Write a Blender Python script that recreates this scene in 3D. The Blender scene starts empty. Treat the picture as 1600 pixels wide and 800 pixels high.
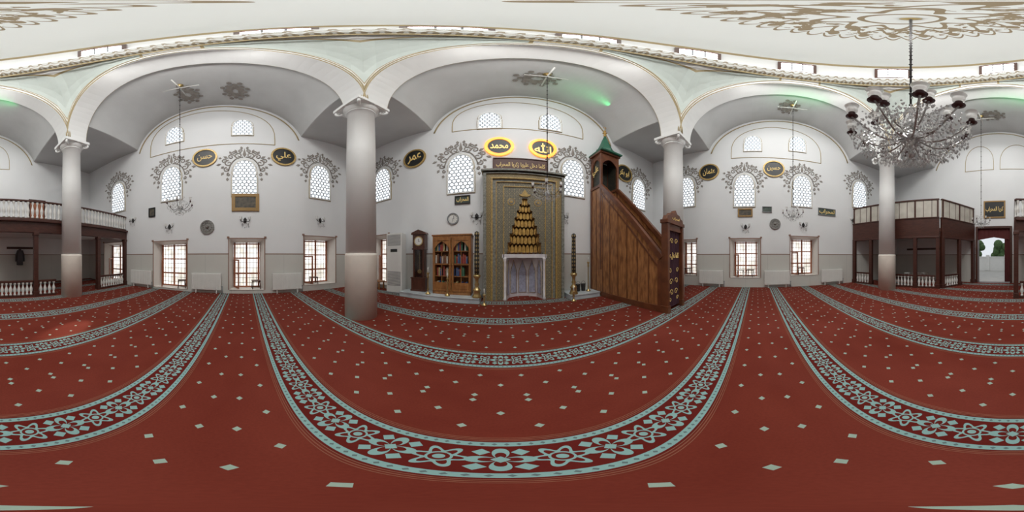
import bpy, math, random
from math import sin, cos, tan, pi, radians, sqrt, atan2, hypot
from mathutils import Vector
random.seed(4)
sc = bpy.context.scene
sc.view_settings.view_transform = 'Standard'
H = 1.5
D = {'front': 5.7, 'left': 6.4, 'right': 7.7, 'back': 9.0}
WA = {'front': 0, 'left': -90, 'right': 90, 'back': 180}
RZ = {'front': 0, 'left': pi/2, 'right': -pi/2, 'back': pi}
def az(px): return radians((px-800)*.225+4)
def el(py): return radians((400-py)*.225)
def W(w, px, py):
    a = az(px)-radians(WA[w])
    return D[w]*tan(a), H+D[w]/cos(a)*tan(el(py))
def wpos(w, u, z, off=0.0):
    d = D[w]-off
    return {'front': (u, d, z), 'left': (-d, u, z), 'right': (d, -u, z), 'back': (-u, -d, z)}[w]
CX, CY, HS = 1.05, -1.3, 4.05

class X:
    def __init__(s, nt, sock): s.nt = nt; s.k = sock
    def _m(s, op, *o):
        n = s.nt.nodes.new('ShaderNodeMath'); n.operation = op
        for i, v in enumerate((s,)+o):
            if isinstance(v, X): s.nt.links.new(v.k, n.inputs[i])
            else: n.inputs[i].default_value = v
        return X(s.nt, n.outputs[0])
    def __add__(s, o): return s._m('ADD', o)
    def __sub__(s, o): return s._m('SUBTRACT', o)
    def __mul__(s, o): return s._m('MULTIPLY', o)
    def __truediv__(s, o): return s._m('DIVIDE', o)
    def lt(s, o): return s._m('LESS_THAN', o)
    def gt(s, o): return s._m('GREATER_THAN', o)
    def mod(s, o): return s._m('FLOORED_MODULO', o)
    def abs(s): return s._m('ABSOLUTE')
    def sin(s): return s._m('SINE')
    def cos(s): return s._m('COSINE')
    def sqrt(s): return s._m('SQRT')
    def at2(s, o): return s._m('ARCTAN2', o)
    def mx(s, o): return s._m('MAXIMUM', o)
    def mn(s, o): return s._m('MINIMUM', o)
    def inv(s): return (s*-1.0)+1.0
def newmat(name):
    m = bpy.data.materials.new(name); m.use_nodes = True
    nt = m.node_tree; b = nt.nodes['Principled BSDF']
    return m, nt, b
def coords(nt):
    tc = nt.nodes.new('ShaderNodeTexCoord'); sp = nt.nodes.new('ShaderNodeSeparateXYZ')
    nt.links.new(tc.outputs['Object'], sp.inputs[0])
    return X(nt, sp.outputs[0]), X(nt, sp.outputs[1]), X(nt, sp.outputs[2]), tc
def mix(nt, fac, a, b):
    n = nt.nodes.new('ShaderNodeMix'); n.data_type = 'RGBA'
    if isinstance(fac, X): nt.links.new(fac.k, n.inputs[0])
    else: n.inputs[0].default_value = fac
    for i, v in ((6, a), (7, b)):
        if isinstance(v, tuple): n.inputs[i].default_value = (*v, 1)
        else: nt.links.new(v, n.inputs[i])
    return n.outputs[2]
def noise(nt, tc, scale, stretch=(1, 1, 1), detail=3):
    mp = nt.nodes.new('ShaderNodeMapping'); mp.inputs['Scale'].default_value = stretch
    nt.links.new(tc.outputs['Object'], mp.inputs[0])
    n = nt.nodes.new('ShaderNodeTexNoise'); n.inputs['Scale'].default_value = scale; n.inputs['Detail'].default_value = detail
    nt.links.new(mp.outputs[0], n.inputs[0])
    return X(nt, n.outputs[0])
def M(name, c, rough=.6, metal=0, var=.12, scale=4, stretch=(1, 1, 1), c2=None, emit=0, trans=0, alpha=1):
    m, nt, b = newmat(name); x, y, z, tc = coords(nt)
    c2 = c2 or tuple(v*(1-var) for v in c)
    nz = noise(nt, tc, scale, stretch)
    f = ((nz-.35)*3.0)._m('MINIMUM', 1.0).mx(0.0)
    col = mix(nt, f, c, c2)
    nt.links.new(col, b.inputs['Base Color'])
    b.inputs['Roughness'].default_value = rough; b.inputs['Metallic'].default_value = metal
    if trans: b.inputs['Transmission Weight'].default_value = trans
    if alpha < 1: b.inputs['Alpha'].default_value = alpha
    if emit:
        nt.links.new(col, b.inputs['Emission Color']); b.inputs['Emission Strength'].default_value = emit
    return m
white = M('white_paint', (.88, .89, .88), .55, var=.04, scale=1.5)
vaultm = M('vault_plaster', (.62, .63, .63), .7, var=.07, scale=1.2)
reveal = M('reveal_plaster', (.78, .76, .72), .6, var=.05)
creamcol = M('column_cream', (.80, .73, .65), .45, var=.06)
darkwood = M('gallery_wood', (.085, .028, .018), .4, c2=(.05, .016, .011), scale=5, stretch=(1, 1, 8))
minwood = M('minbar_wood', (.46, .21, .075), .35, c2=(.20, .075, .026), scale=4, stretch=(3, 3, .8))
minwood2 = M('minbar_frame_wood', (.18, .06, .024), .35, c2=(.11, .036, .016), scale=4)
orwood = M('cabinet_wood', (.38, .17, .055), .35, c2=(.24, .095, .03), scale=4, stretch=(6, 6, 1))
clockwood = M('clock_wood', (.10, .035, .02), .3, c2=(.06, .02, .012), scale=4, stretch=(6, 6, 1))
winwood = M('window_wood', (.42, .16, .08), .5, c2=(.30, .10, .05))
redtrim = M('trim_redbrown', (.30, .17, .12), .5)
gold = M('gold', (.66, .41, .12), .35, .5, c2=(.42, .24, .06), scale=12)
brass = M('brass', (.62, .47, .22), .28, .8, c2=(.42, .30, .12))
goldline = M('gold_line', (.42, .33, .17), .5)
orn = M('ornament_grey', (.33, .30, .27), .7, var=.3, scale=9)
black = M('black_panel', (.012, .014, .014), .4)
dkgreen = M('minbar_green', (.02, .15, .085), .4, c2=(.015, .10, .06))
marble = M('platform_marble', (.60, .66, .68), .3, c2=(.45, .50, .53), scale=2)
plastic = M('white_plastic', (.78, .78, .75), .35, var=.04)
greyp = M('grey_plastic', (.25, .26, .27), .5)
iron = M('dark_iron', (.05, .045, .045), .45, .6)
silver = M('silver', (.35, .34, .32), .35, .8, c2=(.18, .17, .16), scale=25)
armglass = M('chandelier_arm_glass', (.55, .54, .52), .15, .3, c2=(.30, .29, .28), scale=25)
crystal = M('crystal', (.92, .92, .91), .08, c2=(.60, .60, .60), scale=40, trans=.45)
shade = M('tulip_glass', (.90, .90, .88), .3, trans=.3)
dkred = M('lamp_holder', (.06, .012, .012), .35)
curtm = M('curtain_red', (.10, .015, .015), .8)
purple = M('curtain_purple', (.06, .02, .035), .8)
hedge = M('hedge_green', (.10, .16, .06), .9, c2=(.03, .07, .02), scale=9)
paving = M('paving', (.42, .40, .37), .9, scale=2)
glowgold = M('lit_gold', (1.0, .34, .04), .4, emit=1.7)
letgold = M('letter_gold', (.85, .62, .22), .4, emit=.12)
letlit = M('letter_lit', (1.0, .72, .22), .4, emit=1.0)
rimgold = M('roundel_gold', (.60, .42, .16), .4, .3, c2=(.40, .27, .09), scale=20)
glass = M('cabinet_glass', (.8, .85, .85), .03, trans=1.0, var=.02)

def wallmat():
    m, nt, b = newmat('wall_plaster'); x, y, z, tc = coords(nt)
    nz = noise(nt, tc, .8)
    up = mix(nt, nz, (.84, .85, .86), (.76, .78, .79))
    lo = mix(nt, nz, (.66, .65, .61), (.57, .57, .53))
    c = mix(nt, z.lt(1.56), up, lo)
    c = mix(nt, (z-1.58).abs().lt(.02), c, (.28, .19, .14))
    j = ((x.mod(1.05)-.525).abs().lt(.006))*z.lt(1.56)
    c = mix(nt, j*.4, c, (.3, .3, .3))
    nt.links.new(c, b.inputs['Base Color']); b.inputs['Roughness'].default_value = .5
    return m
wallm = wallmat()
def carpetmat():
    m, nt, b = newmat('carpet'); x, y, z, tc = coords(nt)
    y = y-y.lt(-.14)*.24
    v = (y-.50+.76).mod(1.52)-.76
    av = v.abs()
    nz = noise(nt, tc, 1.3, (1, 2, 1)); n2 = noise(nt, tc, 60); n3 = noise(nt, tc, .45)
    red = mix(nt, nz, (.135, .021, .013), (.225, .046, .028))
    red = mix(nt, ((n3-.45)*4.0).mx(0.0).mn(1.0)*.35, red, (.26, .062, .045))
    red = mix(nt, n2*.4, red, (.07, .010, .008))
    lt = (.24, .40, .385)
    def dots(ox, oy):
        du = ((x+ox).mod(.42)-.21).abs(); dv = ((v+oy).mod(.36)-.18).abs()
        return (du+dv*1.15).lt(.030)
    dd = dots(0, .18).mx(dots(.21, 0.0))*av.gt(.25)
    c = mix(nt, dd, red, (.32, .42, .35))
    c = mix(nt, av.lt(.205), c, (.12, .015, .012))
    st = av.gt(.138)*av.lt(.182)
    sm = (((x.mod(.05)-.025).abs()+(av-.160).abs()).lt(.012))
    c = mix(nt, st, c, lt)
    c = mix(nt, st*sm, c, (.12, .17, .17))
    fine = (av.gt(.196)*av.lt(.201)).mx(av.gt(.212)*av.lt(.217)).mx(av.gt(.228)*av.lt(.232))
    c = mix(nt, fine, c, (.24, .11, .07))
    P = .20
    def rose(off):
        u = (x+off).mod(2*P)-P
        return u, (u*u+v*v).sqrt(), v.at2(u)
    u, r, t = rose(0)
    a = (r-((t*6.0).cos()*.024+.074)).abs().lt(.0125)
    a = a.mx(r.lt(.022)).mx((r-.043).abs().lt(.005))
    u2, r2, t2 = rose(P)
    q = (t2*2.0).cos().abs()*.115
    bb = r2.lt(q)*r2.gt(q*.62)
    bb = bb.mx((u2.abs()+v.abs()).lt(.032)).mx(((u2.abs()-.07).abs()+(v.abs()-.075).abs()).lt(.034))
    w = (v-((x*(2*pi/P)).sin()*.05)).abs().lt(.009)
    vine = w*r.gt(.105)*r2.gt(.09)
    fl = a.mx(bb).mx(vine)*av.lt(.124)
    c = mix(nt, fl, c, lt)
    nt.links.new(c, b.inputs['Base Color']); b.inputs['Roughness'].default_value = .95
    b.inputs['Specular IOR Level'].default_value = .1
    bp = nt.nodes.new('ShaderNodeBump'); bp.inputs['Strength'].default_value = .15; bp.inputs['Distance'].default_value = .01
    nt.links.new(n2.k, bp.inputs['Height']); nt.links.new(bp.outputs[0], b.inputs['Normal'])
    return m
carpet = carpetmat()
def latticemat(sc_=6.0, L=1.45, name='lattice_glass'):
    m, nt, b = newmat(name); x, y, z, tc = coords(nt)
    X1 = x*sc_+100.0; Z1 = z*sc_+100.0
    def cell(ox, oz):
        return (X1+ox).mod(1.0)-.5, (Z1+oz).mod(1.732)-.866
    def hd(g): return g[0].abs().mx(g[0].abs()*.5+g[1].abs()*.866)
    d = hd(cell(0, 0)).mn(hd(cell(.5, .866)))
    edge = d.gt(.37)
    nz = noise(nt, tc, 2.0)
    pc = mix(nt, nz, (.78, .90, 1.0), (1.0, 1.0, 1.0))
    nt.links.new(mix(nt, edge, (.3, .35, .4), (.36, .39, .42)), b.inputs['Base Color'])
    nt.links.new(pc, b.inputs['Emission Color'])
    nt.links.new((edge.inv()*L).k, b.inputs['Emission Strength'])
    return m
lattice = latticemat()
def panemat(L, name):
    m, nt, b = newmat(name); x, y, z, tc = coords(nt)
    nz = noise(nt, tc, 2.2); n2 = noise(nt, tc, 5.0, (1, 1, .3))
    f = ((nz-.47)*6.0).mx(0.0).mn(1.0)*.8
    c = mix(nt, f, (1, .98, .95), (.62, .56, .47))
    c = mix(nt, ((n2-.53)*5.0).mx(0.0).mn(1.0)*z.lt(1.0)*.7, c, (.34, .34, .25))
    nt.links.new(c, b.inputs['Emission Color'])
    b.inputs['Emission Strength'].default_value = L
    b.inputs['Base Color'].default_value = (.5, .5, .5, 1)
    return m
daypane = panemat(1.35, 'daylight_glass')
drumpane = M('drum_daylight_glass', (.97, .98, 1.0), .4, var=.05, emit=9)
def mihmat(name, bc, gc, P0):
    m, nt, b = newmat(name); x, y, z, tc = coords(nt)
    def ros(P, n, ph):
        u = (x+ph).mod(P)-P/2; v = (z+ph).mod(P)-P/2
        r = (u*u+v*v).sqrt(); t = v.at2(u)
        return (r-((t*n).cos()*P*.13+P*.28)).abs().lt(P*.06).mx(r.lt(P*.08))
    f = ros(P0, 6.0, 0).mx(ros(P0, 4.0, P0/2))
    nz = noise(nt, tc, 6.0)
    c = mix(nt, f, bc, gc); c = mix(nt, nz*.5, c, tuple(v*.4 for v in bc))
    nt.links.new(c, b.inputs['Base Color']); b.inputs['Roughness'].default_value = .5
    return m
mihm = mihmat('mihrab_carving', (.09, .10, .095), (.44, .36, .20), .17)
mihb = mihmat('mihrab_border_carving', (.15, .11, .05), (.52, .38, .16), .13)
mgrey = M('mihrab_grey', (.28, .28, .25), .5, c2=(.13, .13, .11), scale=14)
mgold = M('mihrab_gold', (.52, .35, .11), .45, .1, c2=(.28, .18, .06), scale=12)
marblegrey = M('niche_marble', (.80, .77, .77), .35, c2=(.66, .63, .66), scale=5)
nichepanel = M('niche_panel', (.48, .50, .62), .4, c2=(.34, .35, .46), scale=12)
def domemat():
    m, nt, b = newmat('dome_painting'); x, y, z, tc = coords(nt)
    r = (x*x+y*y).sqrt(); t = y.at2(x)
    rr = r/1.9
    n = 16.0
    pet = (rr-((t*n).cos().abs()*.12+.82)).abs().lt(.022)
    p2 = (rr-((t*n+.8).sin()*.10+.62)).abs().lt(.035)
    p3 = (rr-((t*8.0).cos()*.09+.40)).abs().lt(.035)
    lob = (((t*n).cos()-.35).gt((rr-.78).abs()*9.0))
    ring = (rr-.22).abs().lt(.02)
    spk = noise(nt, tc, 5.0).gt(.55)*(rr-.62).abs().lt(.2)
    f = pet.mx(p2).mx(p3).mx(lob).mx(ring).mx(spk)*rr.lt(1.0)
    c = mix(nt, f, (.72, .74, .72), (.28, .22, .14))
    nt.links.new(c, b.inputs['Base Color']); b.inputs['Roughness'].default_value = .6
    return m
domem = domemat()
def bandmat(name, c1, c2, per):
    m, nt, b = newmat(name); x, y, z, tc = coords(nt)
    s = y.at2(x)*3.6
    zz = z.mod(.3)-.15
    f = ((s*(2*pi/per)).sin()*.07-zz).abs().lt(.03)
    f = f.mx((((s+per*.25).mod(per*.5)-per*.25).abs()+zz.abs()*1.2).lt(.05)).mx(zz.abs().gt(.13))
    nt.links.new(mix(nt, f, c1, c2), b.inputs['Base Color']); b.inputs['Roughness'].default_value = .6
    return m
cornm = bandmat('cornice_pattern', (.70, .71, .68), (.34, .29, .21), .28)
pendm = M('pendentive_green', (.62, .69, .65), .6, var=.05)

class MB:
    def __init__(s): s.v = []; s.f = []; s.m = []; s.s = []
    def add(s, vs, fs, mat=0, sm=False):
        o = len(s.v); s.v += [tuple(v) for v in vs]
        for f in fs: s.f.append([i+o for i in f]); s.m.append(mat); s.s.append(sm)
        return s
    def box(s, x, y, z, sx, sy, sz, mat=0):
        a, b, c = sx/2, sy/2, sz/2
        vs = [(x+i*a, y+j*b, z+k*c) for i in (-1, 1) for j in (-1, 1) for k in (-1, 1)]
        return s.add(vs, [(0, 1, 3, 2), (4, 6, 7, 5), (0, 4, 5, 1), (2, 3, 7, 6), (0, 2, 6, 4), (1, 5, 7, 3)], mat)
    def lathe(s, prof, n=16, x=0, y=0, mat=0, a0=0, a1=2*pi, rf=None, sm=True, cap=True):
        full = abs(a1-a0-2*pi) < 1e-6; k = n if full else n+1
        vs = []
        for (r, z) in prof:
            for i in range(k):
                t = a0+(a1-a0)*i/n
                q = r*(rf(t) if rf else 1)
                vs.append((x+q*cos(t), y+q*sin(t), z))
        fs = []
        for j in range(len(prof)-1):
            for i in range(n):
                i2 = (i+1) % k
                fs.append((j*k+i, j*k+i2, (j+1)*k+i2, (j+1)*k+i))
        s.add(vs, fs, mat, sm)
        if cap and full:
            o = len(s.v)-len(vs)
            if prof[0][0] > 1e-4: s.f.append([o+i for i in range(k)][::-1]); s.m.append(mat); s.s.append(False)
            if prof[-1][0] > 1e-4: s.f.append([o+(len(prof)-1)*k+i for i in range(k)]); s.m.append(mat); s.s.append(False)
        return s
    def tube(s, pts, r, n=6, mat=0, sm=True, flat=None):
        rr = r if isinstance(r, (list, tuple)) else [r]*len(pts)
        vs = []
        for i, p in enumerate(pts):
            a = pts[max(i-1, 0)]; b = pts[min(i+1, len(pts)-1)]
            d = [b[k]-a[k] for k in range(3)]; L = sqrt(sum(q*q for q in d)) or 1; d = [q/L for q in d]
            up = (0, 1, 0) if abs(d[1]) < .9 else (1, 0, 0)
            e = (d[1]*up[2]-d[2]*up[1], d[2]*up[0]-d[0]*up[2], d[0]*up[1]-d[1]*up[0])
            L = sqrt(sum(q*q for q in e)); e = [q/L for q in e]
            g = (e[1]*d[2]-e[2]*d[1], e[2]*d[0]-e[0]*d[2], e[0]*d[1]-e[1]*d[0])
            fl = flat if flat else 1
            for j in range(n):
                t = 2*pi*j/n+pi/n
                vs.append(tuple(p[k]+rr[i]*(cos(t)*e[k]+sin(t)*fl*g[k]) for k in range(3)))
        fs = [(i*n+j, i*n+(j+1) % n, (i+1)*n+(j+1) % n, (i+1)*n+j) for i in range(len(pts)-1) for j in range(n)]
        fs += [tuple(range(n))[::-1], tuple((len(pts)-1)*n+j for j in range(n))]
        return s.add(vs, fs, mat, sm)
    def prism(s, poly, y0, y1, mat=0, ax='y', sm=False):
        n = len(poly)
        if ax == 'y': vs = [(p[0], y0, p[1]) for p in poly]+[(p[0], y1, p[1]) for p in poly]
        elif ax == 'x': vs = [(y0, p[0], p[1]) for p in poly]+[(y1, p[0], p[1]) for p in poly]
        else: vs = [(p[0], p[1], y0) for p in poly]+[(p[0], p[1], y1) for p in poly]
        fs = [tuple(range(n)), tuple(range(2*n-1, n-1, -1))]+[(i, i+n, (i+1) % n+n, (i+1) % n) for i in range(n)]
        return s.add(vs, fs, mat, sm)
    def frame(s, outer, inner, y0, y1, mat=0):
        n = len(outer)
        vs = [(p[0], y0, p[1]) for p in outer]+[(p[0], y0, p[1]) for p in inner]+[(p[0], y1, p[1]) for p in outer]+[(p[0], y1, p[1]) for p in inner]
        fs = []
        for i in range(n):
            j = (i+1) % n
            fs += [(i, j, n+j, n+i), (2*n+i, 3*n+i, 3*n+j, 2*n+j), (i, 2*n+i, 2*n+j, j), (n+i, n+j, 3*n+j, 3*n+i)]
        return s.add(vs, fs, mat)
    def ball(s, x, y, z, r, n=8, mat=0, sz=1):
        return s.lathe([(r*sin(pi*i/n) if 0 < i < n else .0001, z-r*sz*cos(pi*i/n)) for i in range(n+1)], max(n, 6), x, y, mat, cap=False)
    def octa(s, x, y, z, r, h, mat=0):
        vs = [(x+r, y, z), (x, y+r, z), (x-r, y, z), (x, y-r, z), (x, y, z+h), (x, y, z-h)]
        return s.add(vs, [(0, 1, 4), (1, 2, 4), (2, 3, 4), (3, 0, 4), (1, 0, 5), (2, 1, 5), (3, 2, 5), (0, 3, 5)], mat)
    def mesh(s, name, mats):
        me = bpy.data.meshes.new(name); me.from_pydata(s.v, [], s.f)
        for m in mats: me.materials.append(m)
        for p, m, q in zip(me.polygons, s.m, s.s): p.material_index = m; p.use_smooth = q
        me.update(); return me
def link(o): sc.collection.objects.link(o)
def tag(o, label=None, cat=None, group=None, struct=False, kind=None):
    if label: o['label'] = label
    if cat: o['category'] = cat
    if group: o['group'] = group
    if struct: o['kind'] = 'structure'
    if kind: o['kind'] = kind
def mk(mb, name, mats, parent=None, loc=(0, 0, 0), rz=0, label=None, cat=None, group=None, struct=False, kind=None, bev=0):
    me = mb if isinstance(mb, bpy.types.Mesh) else mb.mesh(name, mats if isinstance(mats, (list, tuple)) else [mats])
    o = bpy.data.objects.new(name, me); link(o)
    o.location = loc; o.rotation_euler = (0, 0, rz)
    if parent: o.parent = parent
    if bev:
        b = o.modifiers.new('bev', 'BEVEL'); b.width = bev; b.segments = 2; b.limit_method = 'ANGLE'
    tag(o, label, cat, group, struct, kind); return o
def root(name, loc=(0, 0, 0), rz=0, label=None, cat=None, group=None, struct=False):
    o = bpy.data.objects.new(name, None); link(o); o.empty_display_size = .1
    o.location = loc; o.rotation_euler = (0, 0, rz); tag(o, label, cat, group, struct); return o
def copytree(src, loc, rz, label=None, parent=None):
    def cp(o, par):
        n = o.copy(); sc.collection.objects.link(n)
        if par: n.parent = par
        for c in list(o.children): cp(c, n)
        return n
    n = cp(src, parent); n.location = loc; n.rotation_euler = (0, 0, rz)
    if label: n['label'] = label
    return n
def textmesh(txt, name, w, h, ex=.008):
    cu = bpy.data.curves.new(name, 'FONT'); cu.body = txt; cu.size = 1; cu.extrude = 0.02; cu.resolution_u = 4; cu.offset = .012
    o = bpy.data.objects.new('tmp', cu); link(o); bpy.context.view_layer.update()
    me = bpy.data.meshes.new_from_object(o.evaluated_get(bpy.context.evaluated_depsgraph_get()))
    bpy.data.objects.remove(o)
    xs = [v.co.x for v in me.vertices]; ys = [v.co.y for v in me.vertices]
    if not xs: return me
    x0, x1, y0, y1 = min(xs), max(xs), min(ys), max(ys)
    sx = w/(x1-x0); sy = h/(y1-y0)
    if sy > sx*1.8: sy = sx*1.8
    if sx > sy*1.6: sx = sy*1.6
    for v in me.vertices:
        a, b, c = v.co; v.co = ((a-(x0+x1)/2)*sx, -ex if c > 0 else 0, (b-(y0+y1)/2)*sy)
    return me

# ================================================================= SHELL
fl = MB().add([(-6.4, -9.0, 0), (7.7, -9.0, 0), (7.7, 5.7, 0), (-6.4, 5.7, 0)], [(0, 1, 2, 3)])
fl.add([(.1, 5.7, 0), (1.5, 5.7, 0), (1.5, 6.2, 0), (.1, 6.2, 0)], [(0, 1, 2, 3)])
mk(fl, 'floor', carpet, struct=True)

lower = []
def lw(w, pa, pb, pt, pbt):
    u0 = W(w, pa, 400)[0]; u1 = W(w, pb, 400)[0]; pm = (pa+pb)/2
    z1 = W(w, pm, pt)[1]; z0 = max(W(w, pm, pbt)[1], .06)
    lower.append((w, u0, u1, z0, z1))
lw('left', 240, 292, 377, 450); lw('left', 358, 413, 373, 453); lw('left', 475, 524, 370, 444)
lw('front', 582, 607, 368, 444); lw('left', 163, 196, 379, 441)
lw('right', 1062, 1088, 375, 430); lw('right', 1141, 1188, 373, 434); lw('right', 1235, 1278, 370, 430)
door = ('back', W('back', 1528, 400)[0], W('back', 1578, 400)[0], 0, 3.05)
mih = ('front', .18, 1.40, 0, 3.7)
R = {'front': (-6.4, 7.7), 'left': (-9, 5.7), 'right': (-5.7, 9), 'back': (-7.7, 6.4)}
for w in D:
    holes = [h[1:] for h in lower+[door, mih] if h[0] == w]
    us = sorted({R[w][0], R[w][1], *[h[0] for h in holes], *[h[1] for h in holes]})
    zs = sorted({0, 10.3, *[h[2] for h in holes], *[h[3] for h in holes]})
    mb = MB()
    for i in range(len(us)-1):
        for j in range(len(zs)-1):
            cu, cz = (us[i]+us[i+1])/2, (zs[j]+zs[j+1])/2
            if any(h[0] < cu < h[1] and h[2] < cz < h[3] for h in holes): continue
            mb.add([(us[i], 0, zs[j]), (us[i+1], 0, zs[j]), (us[i+1], 0, zs[j+1]), (us[i], 0, zs[j+1])], [(0, 1, 2, 3)])
    if w == 'front':
        mb.add([(.1, .5, 0), (1.5, .5, 0), (1.5, .5, 3.8), (.1, .5, 3.8), (.1, 0, 0), (1.5, 0, 0), (1.5, 0, 3.8), (.1, 0, 3.8)], [(0, 1, 2, 3), (0, 3, 7, 4), (1, 5, 6, 2), (3, 2, 6, 7)])
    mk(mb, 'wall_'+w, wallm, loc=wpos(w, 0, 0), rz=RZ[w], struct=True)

for n, (w, u0, u1, z0, z1) in enumerate(lower):
    cu = (u0+u1)/2; a = (u1-u0)/2; h = z1-z0; dp = .55; b = a*.8; ht = h*.94
    r = root('window_%d' % (n+1), wpos(w, cu, z0), RZ[w], struct=True)
    mb = MB()
    mb.add([(-a, 0, 0), (a, 0, 0), (a, 0, h), (-a, 0, h), (-b, dp, 0.02), (b, dp, 0.02), (b, dp, ht), (-b, dp, ht)],
           [(0, 1, 5, 4), (1, 2, 6, 5), (2, 3, 7, 6), (3, 0, 4, 7)])
    mk(mb, 'reveal', reveal, r)
    t = .035
    mb = MB().frame([(-a-t, -.0), (a+t, -.0), (a+t, h+t), (-a-t, h+t)], [(-a, 0.001), (a, 0.001), (a, h), (-a, h)], -.02, .01)
    for q in (-1, 1): mb.box(q*(a+t), -.015, h+t+.02, .09, .05, .07)
    mk(mb, 'molding', redtrim, r)
    mb = MB(); y = dp-.03; k = .05
    for q in (-b+k, -.0, b-k): mb.box(q, y, ht/2, k*1.5, .05, ht)
    for q in (k, ht*.32, ht*.66, ht-k): mb.box(0, y, q, 2*b, .045, k*1.1)
    mk(mb, 'frame', winwood, r)
    lf = root('casement', (-b+.02, dp-.06, .03), -radians(62)); lf.parent = r
    lwid = b*.85
    mk(MB().frame([(0, 0), (lwid, 0), (lwid, ht*.62), (0, ht*.62)], [(.06, .07), (lwid-.06, .07), (lwid-.06, ht*.62-.06), (.06, ht*.62-.06)], -.02, .02).box(lwid/2, 0, ht*.31, lwid-.1, .03, .035), 'sash', winwood, lf)
    mb = MB()
    for i in range(1, 8):
        q = -b+2*b*i/8
        mb.tube([(q, dp+.02, 0), (q, dp+.02, ht)], .009, 5)
    for i in range(1, 9): mb.tube([(-b, dp+.02, ht*i/9), (b, dp+.02, ht*i/9)], .009, 5)
    mk(mb, 'grille', iron, r)
    mb = MB().add([(-b, dp+.06, 0), (b, dp+.06, 0), (b, dp+.06, ht), (-b, dp+.06, ht)], [(0, 1, 2, 3)])
    mk(mb, 'pane', daypane, r)
nwin = len(lower)

def outline(wd, h, n=12, s=0):
    p = [(-wd/2-s, -s), (wd/2+s, -s), (wd/2+s, h*.50), (wd/2-.05+s, h*.56), (wd/2-.02+s, h*.62)]
    cz = h*.62; ry = h*.38+s; rx = wd/2-.02+s
    for i in range(1, n):
        t = pi*i/n; p.append((rx*cos(t), cz+ry*sin(t)))
    p += [(-wd/2+.02-s, h*.62), (-wd/2+.05-s, h*.56), (-wd/2-s, h*.50)]
    return p
def winmesh(wd, h, rim):
    a = MB().prism(outline(wd, h), -.012, .0).mesh('pane', [lattice])
    b = MB().frame(outline(wd, h, s=rim), outline(wd, h), -.05, .0).mesh('frame', [white])
    c = MB().frame(outline(wd, h, s=rim+.02), outline(wd, h, s=rim), -.03, .0).mesh('molding', [goldline])
    return a, b, c
def spiral(cx, cz, r0, a0, turns, d, n=22):
    return [(cx+(r0*(1-.85*i/n))*cos(a0+d*2*pi*turns*i/n), -.012, cz+(r0*(1-.85*i/n))*sin(a0+d*2*pi*turns*i/n)) for i in range(n+1)]
def ornmesh():
    mb = MB()
    for q in (-1, 1):
        for (cx, cz, r, a0, tn, d) in [(.22, 2.05, .17, -pi/2, 1.3, 1), (.52, 1.98, .15, pi, 1.3, -1), (.62, 1.62, .17, pi/2, 1.3, -1), (.80, 1.75, .12, pi, 1.2, -1),
                                       (.70, 1.28, .12, pi/2, 1.2, -1), (.62, 1.02, .08, pi/2, 1.1, -1), (.14, 2.32, .10, -pi/2, 1.2, 1), (.40, 2.22, .10, pi, 1.2, -1)]:
            p = spiral(cx, cz, r, a0, tn, d); p = [(q*x_, y_, z_) for x_, y_, z_ in p]
            m_ = len(p)
            mb.tube(p, [.038*(1-.5*i/m_) for i in range(m_)], 4, flat=.35, sm=False)
        p = [(q*(.05+.6*sin(i/10*1.3)), -.012, 1.95-.75*(i/10)**2) for i in range(11)]
        mb.tube(p, .03, 4, flat=.35)
        for (lx, lz, ln, an) in [(.3, 2.2, .22, 1.2), (.65, 1.9, .22, .6), (.92, 1.6, .2, -.3), (.82, 1.15, .18, -1.0), (.66, .86, .16, -1.4), (.1, 2.4, .2, 1.4), (.9, 1.9, .14, .4), (.5, 2.15, .18, 1.0), (.8, 1.45, .16, -.6)]:
            ex, ez = cos(an), sin(an)
            mb.prism([(q*(lx), lz), (q*(lx+ln*.5*ex-.06*ez), lz+ln*.5*ez+.06*ex), (q*(lx+ln*ex), lz+ln*ez), (q*(lx+ln*.5*ex+.06*ez), lz+ln*.5*ez-.06*ex)], -.02, 0)
    mb.prism([(0, 1.95), (.07, 2.1), (0, 2.5), (-.07, 2.1)], -.02, 0)
    return mb.mesh('scroll_ornament', [orn])
om = ornmesh()
pa, fa, ma = winmesh(.92, 1.75, .05)
tn = 0
for w, px, py in [('front', 598, 288), ('front', 720, 270), ('front', 895, 277), ('front', 998, 303), ('left', 500, 284), ('left', 382, 277), ('left', 268, 286), ('left', 185, 308),
                  ('right', 1072, 300), ('right', 1163, 297), ('right', 1253, 298), ('right', 1343, 304)]:
    u, z = W(w, px, py); nwin += 1; tn += 1
    r = root('window_%d' % nwin, wpos(w, u, z-.87), RZ[w], struct=True)
    for me, nm in ((pa, 'pane'), (fa, 'frame'), (ma, 'molding')): mk(me, nm, None, r)
    s_ = mk(om, 'trim_%d' % tn, None, None, wpos(w, u, z-.87), RZ[w], struct=True)
pb, fb, mb_ = winmesh(.74, 1.15, .06)
for w, px, py in [('left', 273, 211), ('left', 379, 199), ('front', 765, 188), ('front', 860, 191), ('right', 1176, 224), ('right', 1246, 225)]:
    u, z = W(w, px, py); nwin += 1
    r = root('window_%d' % nwin, wpos(w, u, z-.57), RZ[w], struct=True)
    for me, nm in ((pb, 'pane'), (fb, 'frame'), (mb_, 'molding')): mk(me, nm, None, r)
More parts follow.
